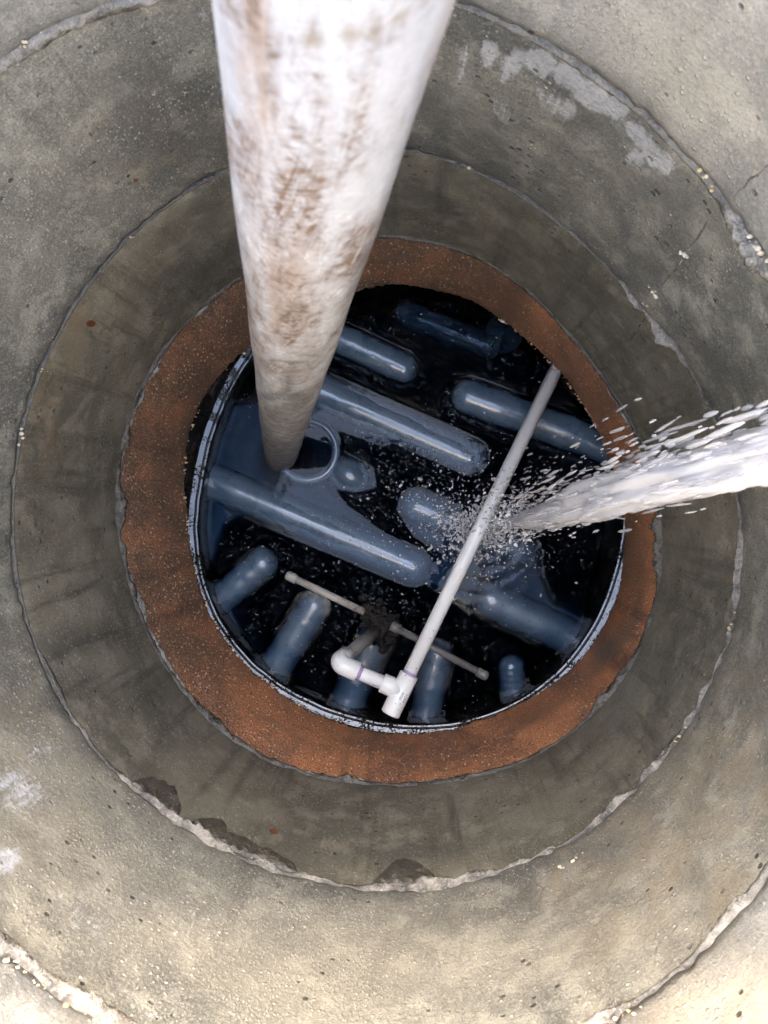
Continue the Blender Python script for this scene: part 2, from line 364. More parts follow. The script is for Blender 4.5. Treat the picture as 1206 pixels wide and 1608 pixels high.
top = empty('concrete_ring', (CX, CY, Z1), label='pale grey concrete riser ring at the mouth, the highest one, catching sun at its edge', category='concrete ring', group='stacked concrete riser rings')
mid = empty('concrete_ring', (CX, CY, Z2), label='grey concrete riser ring with chalky white drips, between two mortar joints', category='concrete ring', group='stacked concrete riser rings')
low = empty('concrete_ring', (CX, CY, Z3), label='darkest olive concrete riser ring, sitting directly on the rust brown collar', category='concrete ring', group='stacked concrete riser rings')

def paint(o, **kw):
    P = wverts(o)
    for name in ('chalk', 'tan', 'wet', 'rust', 'streak', 'crack', 'dry'):
        v = kw.get(name)
        attr(o, name, blobs(P, v) if isinstance(v, list) else np.zeros(len(P)) if v is None else v(P))
o = ring_mesh('ring_wall', W_top, Z_TOP, Z1 + .0015, M_top, top, .375, seed=2)
paint(o, chalk=[(975, 85, 40, 12, 25, .35)], wet=lambda P: .55*np.exp(-((P[:, 2] - Z1)/.02)**2), rust=[(1165, 103, 5, 5, 0, 1)], tan=[(1150, 1600, 200, 120, 0, .6)], streak=lambda P: np.full(len(P), .4), dry=[(1130, 120, 170, 120, 40, .5), (1150, 1560, 140, 80, 0, .7)])  # pale corner patches: falling light put into the colour
o = ring_mesh('ring_wall', W_mid, Z1 - .0015, Z2 + .0015, M_mid, mid, .375, seed=5)
paint(o, chalk=[(770, 82, 18, 28, 10, .9), (805, 100, 20, 38, 25, .85), (850, 100, 34, 24, 20, 1), (890, 120, 30, 22, 35, 1), (930, 150, 45, 24, 35, 1.05), (970, 168, 26, 22, 30, 1.05), (1005, 215, 18, 36, -45, .95), (1035, 250, 22, 34, -50, .95), (1000, 250, 20, 22, -50, .7),
                (725, 100, 9, 45, 12, .7), (880, 165, 60, 28, 30, .6), (790, 175, 40, 20, 40, .55), (720, 195, 16, 26, 0, .45),
                (25, 1240, 60, 50, 30, .62), (10, 1350, 40, 40, 0, .65), (120, 1430, 110, 50, 30, .48), (70, 1180, 50, 30, -20, .5), (300, 1450, 160, 50, 20, .42), (600, 1440, 180, 30, 0, .38), (320, 20, 30, 40, 0, .5)],
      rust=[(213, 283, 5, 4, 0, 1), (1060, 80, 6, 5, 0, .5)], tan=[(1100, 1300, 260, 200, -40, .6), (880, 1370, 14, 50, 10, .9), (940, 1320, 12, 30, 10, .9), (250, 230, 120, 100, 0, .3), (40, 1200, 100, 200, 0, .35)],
      wet=lambda P: .62*blobs(P, [(900, 110, 420, 110, 42, 1), (760, 230, 300, 90, 18, .9), (300, 150, 180, 140, -30, .75), (1010, 330, 130, 120, 50, .8), (100, 330, 120, 120, -40, .12)]) + .35*np.exp(-((P[:, 2] - Z2)/.018)**2), streak=lambda P: np.full(len(P), .45),  # upper wall darkened for damp, with cool shade put into the colour
      dry=[(60, 1320, 150, 200, 0, .7), (330, 1490, 260, 70, 15, .42), (700, 1490, 330, 70, 0, .4), (1060, 1340, 150, 220, 35, .45)])  # cream lower wall: bounced sunlight put into the colour
o = ring_mesh('ring_wall', W_low, Z2 - .0015, Z3 + .001, M_low, low, .375, seed=9)
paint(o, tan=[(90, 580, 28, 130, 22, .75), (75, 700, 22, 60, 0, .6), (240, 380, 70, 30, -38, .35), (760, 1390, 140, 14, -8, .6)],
      rust=[(143, 508, 9, 6, 0, 1), (430, 1305, 8, 5, 20, 1), (60, 655, 4, 4, 0, .8)],
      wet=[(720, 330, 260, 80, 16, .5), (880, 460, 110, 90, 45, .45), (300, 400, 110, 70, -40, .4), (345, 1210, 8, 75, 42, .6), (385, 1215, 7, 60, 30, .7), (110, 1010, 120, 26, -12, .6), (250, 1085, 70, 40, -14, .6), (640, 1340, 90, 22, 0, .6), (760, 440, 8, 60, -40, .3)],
      streak=lambda P: np.full(len(P), 1.0), crack=[(160, 1040, 120, 30, -12, .9), (250, 1090, 70, 20, -10, .9)])

# mortar squeezed from the joints
lowside = lambda th, a, b: smooth(np.cos(th - R(a)), math.cos(R(b)), math.cos(R(b*.55)))
nz = lambda th, s, k0=6, k1=75, p=.75: np.clip(.45 + .75*pnoise(th, s, k0, k1, p), .02, 2)
bead('mortar_joint', W_top, Z1, M_mortar, top,
     lambda th: .0008 + .0035*nz(th, 21)*(.25 + bumps(th, [(theta_of(100, 65, .43), .35, 1), (theta_of(60, 1530, .43), .5, 1.2), (theta_of(1010, 1550, .43), .45, .8), (theta_of(1180, 395, .43), .16, 1.6)])),
     lambda th: .002 + .004*nz(th, 22)*(.3 + bumps(th, [(theta_of(60, 1530, .43), .5, 1.3), (theta_of(100, 65, .43), .3, .6), (theta_of(1185, 400, .43), .14, 1.4)])),
     lambda th: .002 + .005*nz(th, 23)*(.3 + bumps(th, [(theta_of(60, 1530, .43), .5, .8), (theta_of(100, 65, .43), .35, 1), (theta_of(1170, 380, .43), .14, 2.0)])), 31)
d2 = .647
flaps = [(theta_of(245, 1255, d2), .085, .062), (theta_of(390, 1350, d2), .15, .040), (theta_of(325, 1310, d2), .06, .056), (theta_of(635, 1385, d2), .095, .056), (theta_of(1040, 1190, d2), .12, .012), (theta_of(75, 1070, d2), .1, .01)]
thick = lambda th: bumps(th, [(theta_of(300, 1300, d2), .5, 1), (theta_of(620, 1390, d2), .6, .9), (theta_of(1000, 1230, d2), .5, .9), (theta_of(1150, 930, d2), .35, .5), (theta_of(1050, 540, d2), .16, 1), (theta_of(1000, 470, d2), .08, .8)])
bead('mortar_joint', W_mid, Z2, M_mortar, mid,
     lambda th: .0002 + .0065*nz(th, 41)*(.05 + thick(th)),
     lambda th: .0006 + .0035*nz(th, 42)*(.12 + thick(th)),
     lambda th: .0008 + .0045*nz(th, 43)*(.12 + thick(th)), 51)
bead('mortar_flap', W_low, Z2 - .001, M_mdark, low,
     lambda th: .0001 + .0045*smooth(bumps(th, flaps), .0, .02)*(.7 + .3*nz(th, 61)), lambda th: np.full_like(th, .001), lambda th: .0006 + bumps(th, flaps)*(.75 + .25*nz(th, 63, 8, 90)), 71)
d3 = .865
bead('mortar_joint', W_low, Z3, M_mdark, low,
     lambda th: .001 + .006*nz(th, 81)*(.25 + bumps(th, [(theta_of(195, 800, d3), .35, 1.1), (theta_of(1036, 840, d3), .14, 1.8), (theta_of(420, 1190, d3), .5, .7), (theta_of(920, 1140, d3), .3, .9)])),
     lambda th: .002 + .004*nz(th, 82), lambda th: .002 + .006*nz(th, 83)*(.4 + bumps(th, [(theta_of(195, 800, d3), .3, .6), (theta_of(910, 1150, d3), .16, 2.2), (theta_of(420, 1195, d3), .4, 1.2)])), 91)
bead('mortar_skim', W_low, Z3 - .002, M_mortar, low,
     lambda th: .0002 + .0062*nz(th, 181)*bumps(th, [(theta_of(240, 1010, d3), .5, 1.0), (theta_of(200, 660, d3), .35, .8), (theta_of(600, 1228, d3), .5, .55), (theta_of(985, 1050, d3), .2, .8), (theta_of(990, 670, d3), .3, .55), (theta_of(310, 490, d3), .3, .6)]),
     lambda th: .0005 + .0022*nz(th, 182), lambda th: .0005 + .003*nz(th, 183), 191)
# upright mould lines on the right side of the rings
def mould_line(parent, wall, pa, da, pb, db, w, seed, mat):
    a, b = at(*pa, da), at(*pb, db); N = 60; m = Mesh(); rows = []
    for i in range(N):
        t = i/(N - 1); p = a.lerp(b, t); an = math.atan2(p.y - CY, p.x - CX) + .003*math.sin(7*t + seed) + .0015*math.sin(23*t)
        r = float(wall(np.array([an]), np.array([p.z]))[0]); ww = w*(.6 + .5*abs(mnoise.noise((t*9, seed, 0))))
        rows.append([(CX + (r + dr)*math.cos(an + da_/r), CY + (r + dr)*math.sin(an + da_/r), p.z) for da_, dr in ((-ww*1.6, .002), (-ww*.6, -ww*.25), (0, -ww*.4), (ww*.6, -ww*.25), (ww*1.6, .002))])
    m.grid(rows, False); m.build('mould_line', mat, parent)
mould_line(mid, W_mid, (1121, 340), .445, (1015, 478), .632, .0013, 1, M_mortar)
mould_line(low, W_low, (1010, 505), .66, (944, 584), .855, .0013, 2, M_mortar)
mould_line(top, W_top, (1215, 248), .36, (1152, 312), .42, .0014, 3, M_mortar)
# pebbles caught in the joints, one mesh per ring
def pebbles(parent, wall, spots, seed):
    random.seed(seed); m = Mesh()
    for px, py, dep, n, spread, size in spots:
        for k in range(n):
            p = at(px + random.gauss(0, spread), py + random.gauss(0, spread), dep)
            an = math.atan2(p.y - CY, p.x - CX); z = p.z + random.gauss(0, .002); r = float(wall(np.array([an]), np.array([z]))[0]) - .001
            s = size*.7*random.uniform(.4, 1.4)
            m.blob((CX + r*math.cos(an), CY + r*math.sin(an), z), s, s*random.uniform(.6, 1), s*random.uniform(.5, .9), None, 2, .1)
    m.build('pebble', M_pebble, parent, kind='stuff')
pebbles(mid, W_mid, [(1020, 462, .60, 6, 6, .0022), (1085, 392, .51, 7, 8, .0018), (1008, 485, .635, 5, 6, .0018), (735, 268, .638, 1, 2, .002), (205, 365, .643, 2, 3, .0022), (38, 690, .643, 5, 10, .0022), (85, 592, .643, 2, 3, .0018), (1075, 1150, .643, 3, 8, .0022), (1140, 985, .643, 5, 14, .002), (880, 1330, .61, 8, 16, .0014)], 3)
pebbles(top, W_top, [(1110, 300, .426, 6, 10, .0016), (1178, 395, .426, 10, 14, .0022), (55, 1490, .425, 14, 26, .002), (150, 1580, .425, 8, 20, .002), (980, 1580, .425, 6, 20, .0015), (60, 85, .425, 4, 14, .0014), (20, 1445, .42, 6, 14, .0022)], 5)

# ------------------------------------------------------------------ rust brown collar of the tank opening
th = np.linspace(0, 2*np.pi, 900, endpoint=False); rows = []
for t in np.linspace(0, 1, 40):
    r = loop_r('co', th)*(1 - t) + loop_r('ci', th)*t + .0016*pnoise(th + .25*t, 5, 4, 40, .8) - .004*math.sin(math.pi*t)
    rag = .0013*np.clip(pnoise(th, 14, 20, 300, .3), -1, 1.5)*math.exp(-(1 - t)/.03)
    rows.append(ring_pts(th, r + rag, Z3 - .001 + (Z4 - Z3)*t))
rows.append(ring_pts(th, loop_r('ci', th) + .006, Z4 - .004)); rows.append(ring_pts(th, np.full_like(th, .35), Z4 - .002)); rows.append(ring_pts(th, np.full_like(th, .375), Z3 - .002)); rows.append(rows[0])
m = Mesh(); m.grid(rows); m.f = [tuple(reversed(f)) for f in m.f]
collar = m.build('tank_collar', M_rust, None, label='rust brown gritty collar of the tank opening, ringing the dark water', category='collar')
P = wverts(collar)
attr(collar, 'dull', np.clip(1.0*smooth(-(P[:, 0] - CX)*.75 + (P[:, 1] - CY)*.75, -.10, .16), 0, 1))  # grows towards the upper left: wet sludge plus shade put into colour
tc = np.arctan2(P[:, 1] - CY, P[:, 0] - CX); attr(collar, 'drip', np.clip(.85*smooth(pnoise(tc, 301, 5, 90, .6), .35, 1.2)*np.clip((P[:, 2] - Z4)/(Z3 - Z4)*.6 + .5, 0, 1), 0, 1))
attr(collar, 'grey', blobs(P, [(960, 1015, 16, 60, 40, .75), (1000, 960, 8, 60, 12, .6), (850, 1120, 60, 9, -32, .45), (990, 870, 20, 60, 0, .55), (440, 1140, 60, 8, 30, .35), (960, 640, 25, 40, -30, .35), (700, 470, 120, 7, 14, .6), (330, 650, 8, 60, 25, .3)]))
random.seed(11); m = Mesh()
for k in range(150):
    a = random.choice([random.uniform(R(120), R(300)), random.uniform(R(150), R(250)), random.uniform(R(20), R(60))]); aa = np.array([a])
    low_edge = random.random() < .72
    r = float(loop_r('ci' if low_edge else 'co', aa)[0]) - .0015; s = random.choice([.0009, .0012, .0016, .0024])
    m.blob((CX + r*math.cos(a), CY + r*math.sin(a), (Z4 + random.uniform(-.001, .004)) if low_edge else Z3 - random.uniform(.004, .012)), s, s*random.uniform(.6, 1), s*random.uniform(.6, 1.2), None, 1, .1)
m.build('grit', M_pebble, collar, kind='stuff')

# ------------------------------------------------------------------ black rim and tank wall under the collar
WATER = .040
ra = lambda off: loop_r('rim', th) + off
prof = [(.058, Z4 - .006), (.053, .118), (.028, .098), (.012, .087), (.0085, .0800), (.0077, .0784), (.0072, .0779), (.0068, .07765), (.0060, .0774), (.0008, .0759), (.0001, .07565), (-.0003, .0752), (-.0008, .0742), (-.0013, .0740), (-.0018, .0745), (-.0022, .0750), (-.0026, .0749), (-.0044, .0744), (-.0050, .0741), (-.0058, .0730), (-.0064, .0700), (-.0064, .062), (-.005, .050), (-.0045, .02), (-.0045, -.16)]
rows = []
for dr, z in prof: rows.append(ring_pts(th, ra(dr) + .0006*pnoise(th, 33, 4, 50, .6), z + .0006*pnoise(th, 37, 5, 60, .6)))
m = Mesh(); m.grid(rows); m.f = [tuple(reversed(f)) for f in m.f]
m.build('tank_rim', M_black, None, label='glossy black plastic rim circling the water just beneath the rust brown collar', category='rim')

# ------------------------------------------------------------------ moulded blue grey panel with ribs
DW = CAMZ - WATER
panel = empty('ribbed_panel', (0, -.03, WATER - .05), label='blue grey moulded plastic panel with rounded ribs rising out of the dark water', category='panel')
RIBS = [  # start, end (photo positions), half width px, height of the crest over the water at both ends
 ((500, 512), (632, 574), 24, .008, .005), ((440, 584), (738, 716), 29, .009, .001), ((318, 752), (648, 890), 30, .006, .0),
 ((738, 620), (965, 702), 28, .007, .009), ((655, 795), (822, 868), 28, .001, -.004), ((775, 945), (918, 1012), 33, .002, -.003),
 ((640, 490), (770, 540), 22, -.018, -.013),
 ((408, 886), (335, 950), 26, .003, .002), ((490, 955), (415, 1075), 28, .002, .001), ((588, 1005), (540, 1118), 30, .001, -.001), ((688, 1030), (668, 1128), 26, .0, -.001), ((806, 1052), (808, 1090), 22, -.002, -.003),
]
ribsegs = []
for (a, b, hw, ca, cb) in RIBS:
    r = hw*DW/F
    A = at(*a, DW - ca + .0); B = at(*b, DW - cb + .0); A.z -= r; B.z -= r
    d = (B - A); L = d.length; d.normalize(); pts, rad = [], []
    for k in range(8): t = k/8; pts.append(A - d*(r*.95*math.cos(t*math.pi/2))); rad.append(max(.0005, r*math.sin(t*math.pi/2)**.8))
    for k in range(13): pts.append(A + d*(L*k/12)); rad.append(r*(1 + .03*math.sin(k*2.1 + hw)))
    for k in range(1, 9): t = k/8; pts.append(B + d*(r*.95*math.sin(t*math.pi/2))); rad.append(max(.0005, r*math.cos(t*math.pi/2)**.8))
    m = Mesh(); m.tube(pts, rad, 40); m.build('rib', M_blue, panel)
    ribsegs.append((A, B, r))
c = at(547, 745, DW - .004)
m = Mesh(); dd = at(570, 755, DW) - at(530, 738, DW); m.blob((c.x, c.y, WATER - .018), .031, .0235, .026, Matrix.Rotation(math.atan2(dd.y, dd.x), 3, 'Z'), 4); m.build('knob', M_blue, panel)
# the plate between the ribs: a moulded sheet with sunken dark windows
POLY = [
 [(300, 690), (330, 640), (400, 628), (480, 625), (560, 650), (640, 690), (600, 700), (525, 672), (520, 700), (585, 735), (590, 765), (560, 772), (525, 765), (540, 790), (620, 850), (560, 830), (420, 770), (330, 738), (300, 730)],
 [(300, 780), (345, 785), (375, 808), (350, 826), (338, 870), (325, 900), (305, 880)],
 [(350, 935), (365, 960), (385, 1000), (415, 1035), (400, 1060), (345, 990)],
 [(440, 1065), (500, 1085), (530, 1108), (560, 1135), (480, 1120)],
 [(655, 905), (700, 870), (650, 840), (625, 800), (632, 775), (660, 770), (720, 800), (760, 850), (845, 870), (850, 905), (870, 945), (950, 985), (930, 1000), (860, 975), (800, 935), (750, 945), (735, 960), (700, 935)],
 [(900, 650), (985, 660), (990, 740), (930, 700)],
]
def sdf(P, poly):                                     # signed distance, negative inside
    poly = np.array(poly); d = np.full(len(P), 1e9); ins = np.zeros(len(P), bool)
    for i in range(len(poly)):
        a, b = poly[i], poly[(i+1) % len(poly)]; e = b - a; w = P - a
        t = np.clip((w @ e)/(e @ e), 0, 1); d = np.minimum(d, np.hypot(*(w - t[:, None]*e).T))
        c1 = (a[1] > P[:, 1]) != (b[1] > P[:, 1])
        with np.errstate(divide='ignore', invalid='ignore'):
            ins ^= c1 & (P[:, 0] < (b[0]-a[0])*(P[:, 1]-a[1])/(b[1]-a[1]) + a[0])
    return np.where(ins, -d, d)
n = 340; gx = np.linspace(-.29, .29, n); X, Y = np.meshgrid(gx + CX + .028, gx + CY - .004)
G = np.stack([X.ravel(), Y.ravel()], 1)
polyw = [[tuple(at(x, y, DW + .012)[:2]) for x, y in p] for p in POLY]
D = np.min([sdf(G, p) for p in polyw], 0); D = np.where(D > 0, D*np.where((G[:, 0] > .02) & (G[:, 1] < .02), .38, .8), D)
for (A, B, r) in ribsegs:                            # flange round each rib
    e = np.array([B.x - A.x, B.y - A.y]); w = G - (A.x, A.y); t = np.clip((w @ e)/(e @ e), 0, 1); D = np.minimum(D, np.hypot(*(w - t[:, None]*e).T) - r*.9)
hn = np.array([mnoise.fractal((x*30, y*30, 2.0), 1.0, 2.0, 4) for x, y in G])
H = WATER - .018 - .056*smooth(D + .002*hn, -.006, .016) + .0012*hn
port = at(483, 708, DW + .012); dp = np.hypot(G[:, 0] - port.x, G[:, 1] - port.y); rp = .0405
H = np.where(dp < rp - .006, np.minimum(H, WATER - .040), H) + .011*np.exp(-((dp - rp)/.004)**2) - .006*np.exp(-((dp - rp - .0065)/.0025)**2)
pf = at(446, 722, DW + .01); H = H - .030*np.exp(-(np.hypot(G[:, 0] - pf.x, G[:, 1] - pf.y)/.032)**4)
kn = np.hypot(G[:, 0] - c.x, G[:, 1] - c.y); H = H - .006*np.exp(-((kn - .033)/.003)**2)
ok = np.hypot(G[:, 0] - CX - .029, G[:, 1] - CY + .003) < .292
idx = np.arange(n*n).reshape(n, n); faces = []
okg = ok.reshape(n, n)
for i in range(n - 1):
    for j in range(n - 1):
        if okg[i, j] and okg[i+1, j] and okg[i, j+1] and okg[i+1, j+1]: faces.append((idx[i, j], idx[i, j+1], idx[i+1, j+1], idx[i+1, j]))
used = np.unique(np.array(faces)); remap = -np.ones(n*n, int); remap[used] = np.arange(len(used))
plate = link('plate', np.c_[G, H][used], remap[np.array(faces)], M_silt, panel)
m = Mesh(); pt = np.linspace(0, 2*np.pi, 97)      # round socket the big pipe stands in
m.tube([(port.x + rp*math.cos(a), port.y + rp*math.sin(a), WATER - .0058 + .0015*math.sin(a + 1)) for a in pt], .0062, 16, False); m.build('socket_ring', M_blue, panel)
th2 = np.linspace(0, 2*np.pi, 64, endpoint=False)
m = Mesh(); m.grid([np.stack([CX + .03 + r*np.cos(th2), CY + r*np.sin(th2), np.full_like(th2, -.12)], 1) for r in (.005, .1, .2, .33)]); m.f.append(tuple(reversed(range(64))))
m.build('tank_floor', M_sludge, None, kind='structure')

# grey stub pipe half under the collar
stub = at(793, 520, DW)
m = Mesh(); m.tube([stub + Vector((0, 0, z)) for z in (-.08, -.04, -.012, -.011, -.013, -.04)], [.026, .026, .026, .0245, .022, .021], 40)
m.build('pipe_stub', M_blue, None, label='short grey open pipe stub in the water, half hidden under the brown collar', category='pipe stub')

# ------------------------------------------------------------------ water with small chop; rougher where the jet lands
n = 300; gx = np.linspace(-.30, .30, n); X, Y = np.meshgrid(gx + CX + .028, gx + CY - .004); G = np.stack([X.ravel(), Y.ravel()], 1)
SP = at(765, 835, 1.03)
ds = np.hypot(G[:, 0] - SP.x, G[:, 1] - SP.y)
hz = np.array([mnoise.fractal((x*70, y*70, 9.0), 1.0, 2.0, 3) for x, y in G])
Hw = WATER + hz*(.00008 + .0005*np.exp(-(ds/.06)**2)) + .0003*np.sin(ds*330)*np.exp(-(ds/.11)**2)
okg = (np.hypot(G[:, 0] - CX - .029, G[:, 1] - CY + .003) < .2955).reshape(n, n); idx = np.arange(n*n).reshape(n, n)
faces = [(idx[i, j], idx[i, j+1], idx[i+1, j+1], idx[i+1, j]) for i in range(n-1) for j in range(n-1) if okg[i, j] and okg[i+1, j] and okg[i, j+1] and okg[i+1, j+1]]
used = np.unique(np.array(faces)); remap = -np.ones(n*n, int); remap[used] = np.arange(len(used)); faces = remap[np.array(faces)]
V = np.c_[G, Hw][used]
wat = bmesh.new(); bv = [wat.verts.new(v) for v in V]
for f in faces: wat.faces.new([bv[i] for i in f])
wat.normal_update()
ex = bmesh.ops.extrude_edge_only(wat, edges=[e for e in wat.edges if e.is_boundary])
nv = [g_ for g_ in ex['geom'] if isinstance(g_, bmesh.types.BMVert)]
for v in nv: v.co.z = -.10
bmesh.ops.holes_fill(wat, edges=[e for e in wat.edges if e.is_boundary], sides=0)
bmesh.ops.recalc_face_normals(wat, faces=wat.faces)
me = bpy.data.meshes.new('water'); wat.to_mesh(me); wat.free(); me.shade_smooth()
ca_ = np.empty(len(me.vertices)*3, np.float32); me.vertices.foreach_get('co', ca_); ca_ = ca_.reshape(-1, 3); GW = ca_[:, :2].astype(float); Dw = np.min([sdf(GW, p) for p in polyw], 0)
Dw = np.minimum(Dw, np.hypot(GW[:, 0] - port.x, GW[:, 1] - port.y) - rp - .008)
for (A, B, r) in ribsegs[:6] + ribsegs[7:]:
    e = np.array([B.x - A.x, B.y - A.y]); w = GW - (A.x, A.y); tt = np.clip((w @ e)/(e @ e), 0, 1); Dw = np.minimum(Dw, np.hypot(*(w - tt[:, None]*e).T) - r)
ak_ = me.attributes.new('calm', 'FLOAT', 'POINT'); ak_.data.foreach_set('value', (1 - smooth(Dw, .0, .015)).astype(np.float32)); at_ = me.attributes.new('chop', 'FLOAT', 'POINT'); at_.data.foreach_set('value', np.exp(-(np.hypot(ca_[:, 0] - SP.x + .03, ca_[:, 1] - SP.y - .03)/.11)**2).astype(np.float32)); me.materials.append(M_water)
wo = bpy.data.objects.new('water', me); COL.objects.link(wo); wo['kind'] = 'structure'

# ------------------------------------------------------------------ thick dirty suction pipe
PD = .0455
pb = at(441, 712, DW - .005); vp = RM @ np.array([428 - PW/2, -(829 - PH/2), -F]); up = -Vector(vp).normalized()
L0, L1 = -.045, 1.25
q = up.to_track_quat('Z', 'X').to_matrix().to_4x4()
rows = []; n = 220
zs = np.linspace(L0, L1, 420); ths = np.linspace(0, 2*np.pi, n, endpoint=False)
for z in zs:
    r = PD/2 + .0002*np.sin(3*ths + z*9) - .0006*math.exp(-((z - .165)/.0012)**2) + .0003*math.sin(z*40)
    rows.append(np.stack([r*np.cos(ths), r*np.sin(ths), np.full(n, z)], 1))
for k in (0,): 
    rows.insert(0, rows[0]*np.array([.86, .86, 1])); rows.append(rows[-1]*np.array([.86, .86, 1]))
m = Mesh(); m.grid(rows, True); m.f = [f for f in m.f]
pipe = m.build('suction_pipe', M_pipe, None, label='thick white pipe with brown scuffs standing in the dark water', category='pipe')
pipe.matrix_world = Matrix.Translation(pb) @ q
Pl = wverts(pipe); Pw = (np.c_[Pl, np.ones(len(Pl))] @ np.array(pipe.matrix_world).T)[:, :3]
dz = Pl[:, 2]
yy = pix(Pw)[:, 1]
dirt = np.interp(yy, [-50, 120, 300, 400, 500, 560, 620, 720], [.2, .35, .7, 1, 1, .85, .7, .35])
qx = pix(Pw)[:, 0]; cxl = np.interp(yy, [0, 735], [525, 440]); hwl = np.interp(yy, [0, 735], [195, 22]); sd_ = (qx - cxl)/hwl
attr(pipe, 'dirt', dirt*(1 - .75*smooth(sd_, -.15, .45)*np.interp(yy, [100, 300, 470], [1, .8, 0])))
fr_ = np.arctan2(Pl[:, 1], Pl[:, 0]); cl = (np.array(q.to_3x3().transposed()) @ (np.array([0, 0, CAMZ]) - np.array(pb))); a0 = math.atan2(cl[1], cl[0])
attr(pipe, 'around', ((fr_ - a0 + np.pi) % (2*np.pi) - np.pi)*PD/2)
attr(pipe, 'tan', np.clip(blobs(Pw, [(400, 60, 32, 130, 0, .9), (415, 250, 34, 200, -2, 1), (430, 430, 60, 120, 0, .7), (700, 40, 14, 120, 18, .7), (590, 400, 16, 120, 18, .6)]), 0, 1))
attr(pipe, 'grime', np.clip(np.interp(yy, [0, 300, 420, 520, 600, 640, 720], [0, .0, .08, .2, .42, .68, .85]) + .8*blobs(Pw, [(570, 440, 14, 90, 18, 1), (605, 330, 12, 90, 18, .8), (640, 220, 10, 90, 18, .7), (665, 120, 9, 80, 18, .5), (545, 520, 12, 60, 14, .8), (453, 603, 4, 20, 0, 1), (440, 622, 40, 7, 0, .7), (455, 568, 50, 1.6, 3, 1), (465, 557, 55, 1.3, 5, .7)]), 0, 1))
attr(pipe, 'chip', np.clip(blobs(Pw, [(493, 62, 16, 12, 0, .9), (540, 55, 40, 4, -6, .8), (590, 52, 18, 4, -35, .8), (628, 25, 20, 8, -40, .7), (480, 72, 10, 5, 20, .7)]), 0, 1))

# ------------------------------------------------------------------ white pvc pipework
spray = empty('spray_pipework', at(625, 1095, .93), label='thin white plastic pipe with tee, elbow and stained crossbar lying over the water', category='pipework')
PR = .0086
tee = at(630, 1085, .925); far = at(876, 575, .974)
ax = (far - tee).normalized()
m = Mesh(); s0 = tee + ax*.018
m.tube([s0, far + ax*.012], PR, 32); lp = m.build('pipe', M_pvc, spray)
m = Mesh(); m.tube([tee + ax*.0215, tee + ax*.0255], PR + .00025, 32); m.build('primer_stain', M_primer, lp)
br_pix = at(566, 1062, .925); br = (br_pix - tee); br = (br - ax*br.dot(ax)*.6).normalized()
TR = .0118
m = Mesh()
m.tube([tee - ax*.031, tee - ax*.030, tee - ax*.0295, tee + ax*.0215, tee + ax*.022], [TR*.86, TR*.97, TR, TR, TR*.93], 36)
m.tube([tee + br*.002, tee + br*.0245, tee + br*.0252], [TR, TR, TR*.93], 36)
fit = m.build('tee_fitting', M_pvc, spray)
el = at(530, 1041, .925); brd = (el - tee).normalized()
m = Mesh(); m.tube([tee + br*.02, el + (tee - el).normalized()*.006], PR, 32); nip = m.build('nipple', M_pvc, spray)
clump = at(598, 985, 1.048)
dn = (clump - el).normalized(); back = (tee - el).normalized()
m = Mesh()
e0 = el + back*.0265; pts = [e0 + back*.0006, e0, el + back*.012]; 
for k in range(1, 8):
    t = k/8; pts.append((el + back*.012)*(1-t)**2 + el*(2*t*(1-t)) + (el + dn*.012)*t*t)
pts += [el + dn*.012, el + dn*.024, el + dn*.0246]
m.tube(pts, [TR*.93] + [TR]*(len(pts)-2) + [TR*.93], 36); m.build('elbow_fitting', M_pvc, spray)
pr = Mesh(); pr.tube([el + back*.0275, el + back*.0315], PR + .0003, 32); pr.build('primer_stain', M_primer, nip)
m = Mesh(); m.tube([el + dn*.02, clump], PR*.97, 32); m.build('drop_pipe', M_pvcd, spray)
# crossbar
la, lb = at(449, 902, 1.045), at(572, 961, 1.045); ra_, rb = at(618, 984, 1.045), at(766, 1063, 1.045)
CR = .0050
dl = (la - lb).normalized(); dr_ = (rb - ra_).normalized()
m = Mesh(); m.tube([lb, la - dl*.010], CR, 24); m.build('crossbar_pipe', M_pvcm, spray)
m = Mesh(); m.tube([la - dl*.016, la - dl*.0155, la - dl*.004, la - dl*.001, la], [CR, CR*1.32, CR*1.32, CR*1.1, CR*.6], 24); m.build('end_cap', M_pvcm, spray)
m = Mesh(); m.tube([ra_, rb - dr_*.010], CR, 24); m.build('crossbar_pipe', M_pvcd, spray)
m = Mesh(); m.tube([rb - dr_*.016, rb - dr_*.0155, rb - dr_*.004, rb - dr_*.001, rb], [CR, CR*1.32, CR*1.32, CR*1.1, CR*.6], 24); m.build('end_cap', M_pvcd, spray)
m = Mesh(); m.tube([ra_ - dr_*.008, ra_ - dr_*.0075, ra_ + dr_*.010, ra_ + dr_*.0105], [CR*.9, CR*1.4, CR*1.4, CR*.9], 24); m.build('coupling', M_pvcd, spray)
random.seed(4); m = Mesh()                    # cross fitting caked in black sludge
m.tube([clump + dn*.006, clump - dn*.014, clump - dn*.016], [.0128, .0128, .010], 24)
m.tube([lb + (ra_ - lb)*.15, lb + (ra_ - lb)*.9], [.010, .0095], 20)
for k in range(170):
    u = random.random(); p = clump.lerp(lb, random.random()*.9) + Vector((random.gauss(0, .004), random.gauss(.002, .006), 0)) if u < .45 else clump + Vector((random.gauss(0, .010), random.gauss(.001, .014), random.gauss(-.002, .005)))
    s = random.uniform(.003, .0075); m.blob(p, s, s*random.uniform(.6, 1), s*random.uniform(.5, .9), None, 2, .12)
m.build('sludge_caked_fitting', None, spray)
